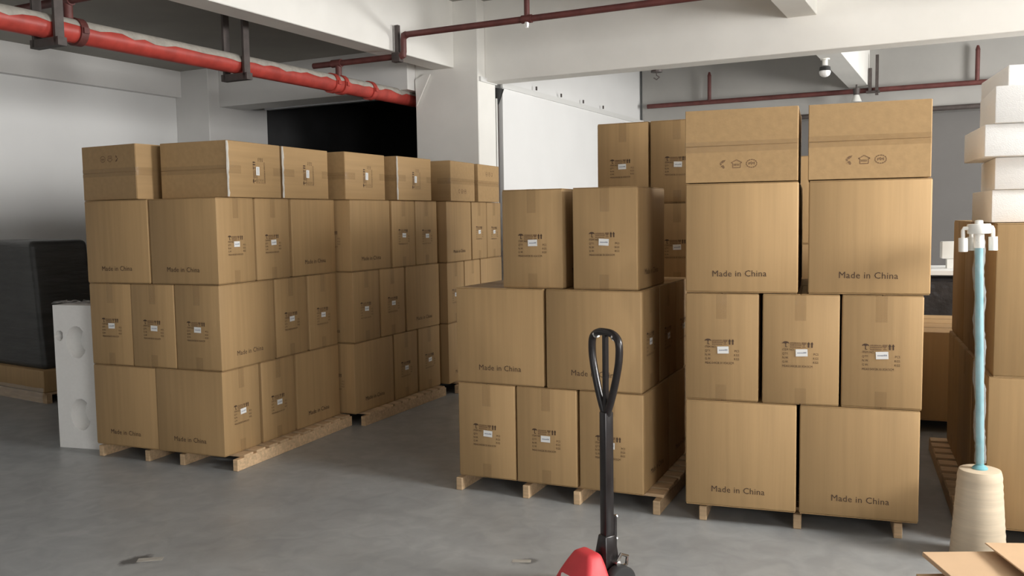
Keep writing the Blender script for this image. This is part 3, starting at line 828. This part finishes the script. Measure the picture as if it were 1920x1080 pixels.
G = [[bm.verts.new((fw_*i/nx, hollow(fw_*i/nx, fh_*j/nz), fh_*j/nz)) for j in range(nz+1)] for i in range(nx+1)]
for i in range(nx):
    for j in range(nz): bm.faces.new((G[i][j], G[i+1][j], G[i+1][j+1], G[i][j+1]))
Bk = [bm.verts.new(p) for p in ((0, ft_, 0), (fw_, ft_, 0), (fw_, ft_, fh_), (0, ft_, fh_))]
bm.faces.new(Bk[::-1])
bm.faces.new([G[i][0] for i in range(nx, -1, -1)] + [Bk[0], Bk[1]])
bm.faces.new([G[i][nz] for i in range(nx+1)] + [Bk[2], Bk[3]])
bm.faces.new([G[0][j] for j in range(nz+1)] + [Bk[3], Bk[0]])
bm.faces.new([G[nx][j] for j in range(nz, -1, -1)] + [Bk[1], Bk[2]])
obj('slab', bm, 'foam', slab, smooth=True)
bm = bmesh.new(); rf = random.Random(4)
g2 = [[bm.verts.new((-.006 + (fw_+.012)*i/20, -.006 + (ft_+.012)*j/6, fh_+.004 + rf.uniform(0, .03))) for j in range(7)] for i in range(21)]
for i in range(20):
    for j in range(6): bm.faces.new((g2[i][j], g2[i+1][j], g2[i+1][j+1], g2[i][j+1]))
obj('film_top', bm, 'film', slab, smooth=True)

# ------------------------------------------------------------------ dark wrapped load by the left wall
d1 = gz(108, 764, 0); d0 = gz(0, 744, 0)
da = math.atan2(d1.y-d0.y, d1.x-d0.x)
dh = gy(80, 452, d1.y).z
dl = thing('wrapped_load', 'tall dark film wrapped load in the shade by the left wall', 'load', T(d1.x, d1.y, 0) @ RZ(da) @ T(-.22, 0, 0))
bm = bmesh.new(); box(bm, -1.25, -.06, .05, .62, .30, dh)
for v in bm.verts:
    if v.co.z > 1: v.co.x = v.co.x*.97 - (.12 if v.co.x > -.5 else 0)
bev(bm, .06, 4); bmesh.ops.subdivide_edges(bm, edges=bm.edges[:], cuts=2, use_grid_fill=True)
obj('bundle', bm, 'dark_wrap', dl, smooth=True)
bm = bmesh.new(); box(bm, -1.28, -.02, .02, .65, .10, .31); bev(bm, .02, 2); obj('cardboard_base', bm, 'cardboard', dl, smooth=True)
for y in (.04, .3, .58):
    bm = bmesh.new(); box(bm, -1.28, -.02, y, y+.05, 0, .08); obj('runner', bm, 'wood', dl)
bm = bmesh.new(); box(bm, -1.28, -.02, .02, .65, .08, .10); obj('deck', bm, 'wood', dl)
bm = bmesh.new(); rf = random.Random(8); prev = None
for i in range(27):
    x = -1.30 + 1.30*i/26
    r = [bm.verts.new((x, -.0 + rf.uniform(-.015, .012), z)) for z in (.01, .07, .15)]
    if prev:
        for k in range(2): bm.faces.new((prev[k], r[k], r[k+1], prev[k+1]))
    prev = r
obj('film_skirt', bm, 'film', dl, smooth=True)

# ------------------------------------------------------------------ goods glimpsed between the tall stack and the foam pile
ty = 8.2
pt = gy(1760, 520, ty)
wl = thing('wrapped_machine', 'black film wrapped machine glimpsed behind the tall stack', 'machine', T(pt.x-.45, ty, 0) @ RZ(-.3))
bm = bmesh.new(); box(bm, 0, .95, 0, .8, .10, pt.z); bev(bm, .05, 3); bmesh.ops.subdivide_edges(bm, edges=bm.edges[:], cuts=2, use_grid_fill=True)
rf = random.Random(6)
for v in bm.verts:
    if v.co.z > .3: v.co += Vector((rf.uniform(-1, 1), rf.uniform(-1, 1), rf.uniform(-1, 1)))*.012
obj('body', bm, 'black_wrap', wl, smooth=True)
for x in (.05, .8):
    bm = bmesh.new(); box(bm, x, x+.1, .05, .75, 0, .12); obj('skid', bm, 'wood', wl)
zp = gy(1760, 512, ty).z
bm = bmesh.new(); box(bm, -.1, 1.0, -.05, .8, 0, .045); bev(bm, .006, 2)
tag(obj('white_tabletop_sheet', bm, 'white_paint', None, T(pt.x-.45, ty, max(zp-.01, pt.z+.016)) @ RZ(-.3)), 'white panel lying on the black wrapped machine', 'panel')
zp2 = max(zp-.01, pt.z+.016)+.046
bx_ = thing('white_bracket', 'white upright box standing on the white panel', 'box', T(gy(1772, 480, ty+.1).x-.03, ty+.1, zp2) @ RZ(-.3))
bm = bmesh.new(); box(bm, 0, .18, 0, .14, .09, .25); bev(bm, .012, 2); obj('head', bm, 'white_plastic', bx_, smooth=True)
bm = bmesh.new(); box(bm, .05, .13, .03, .11, 0, .09); obj('foot', bm, 'white_plastic', bx_)
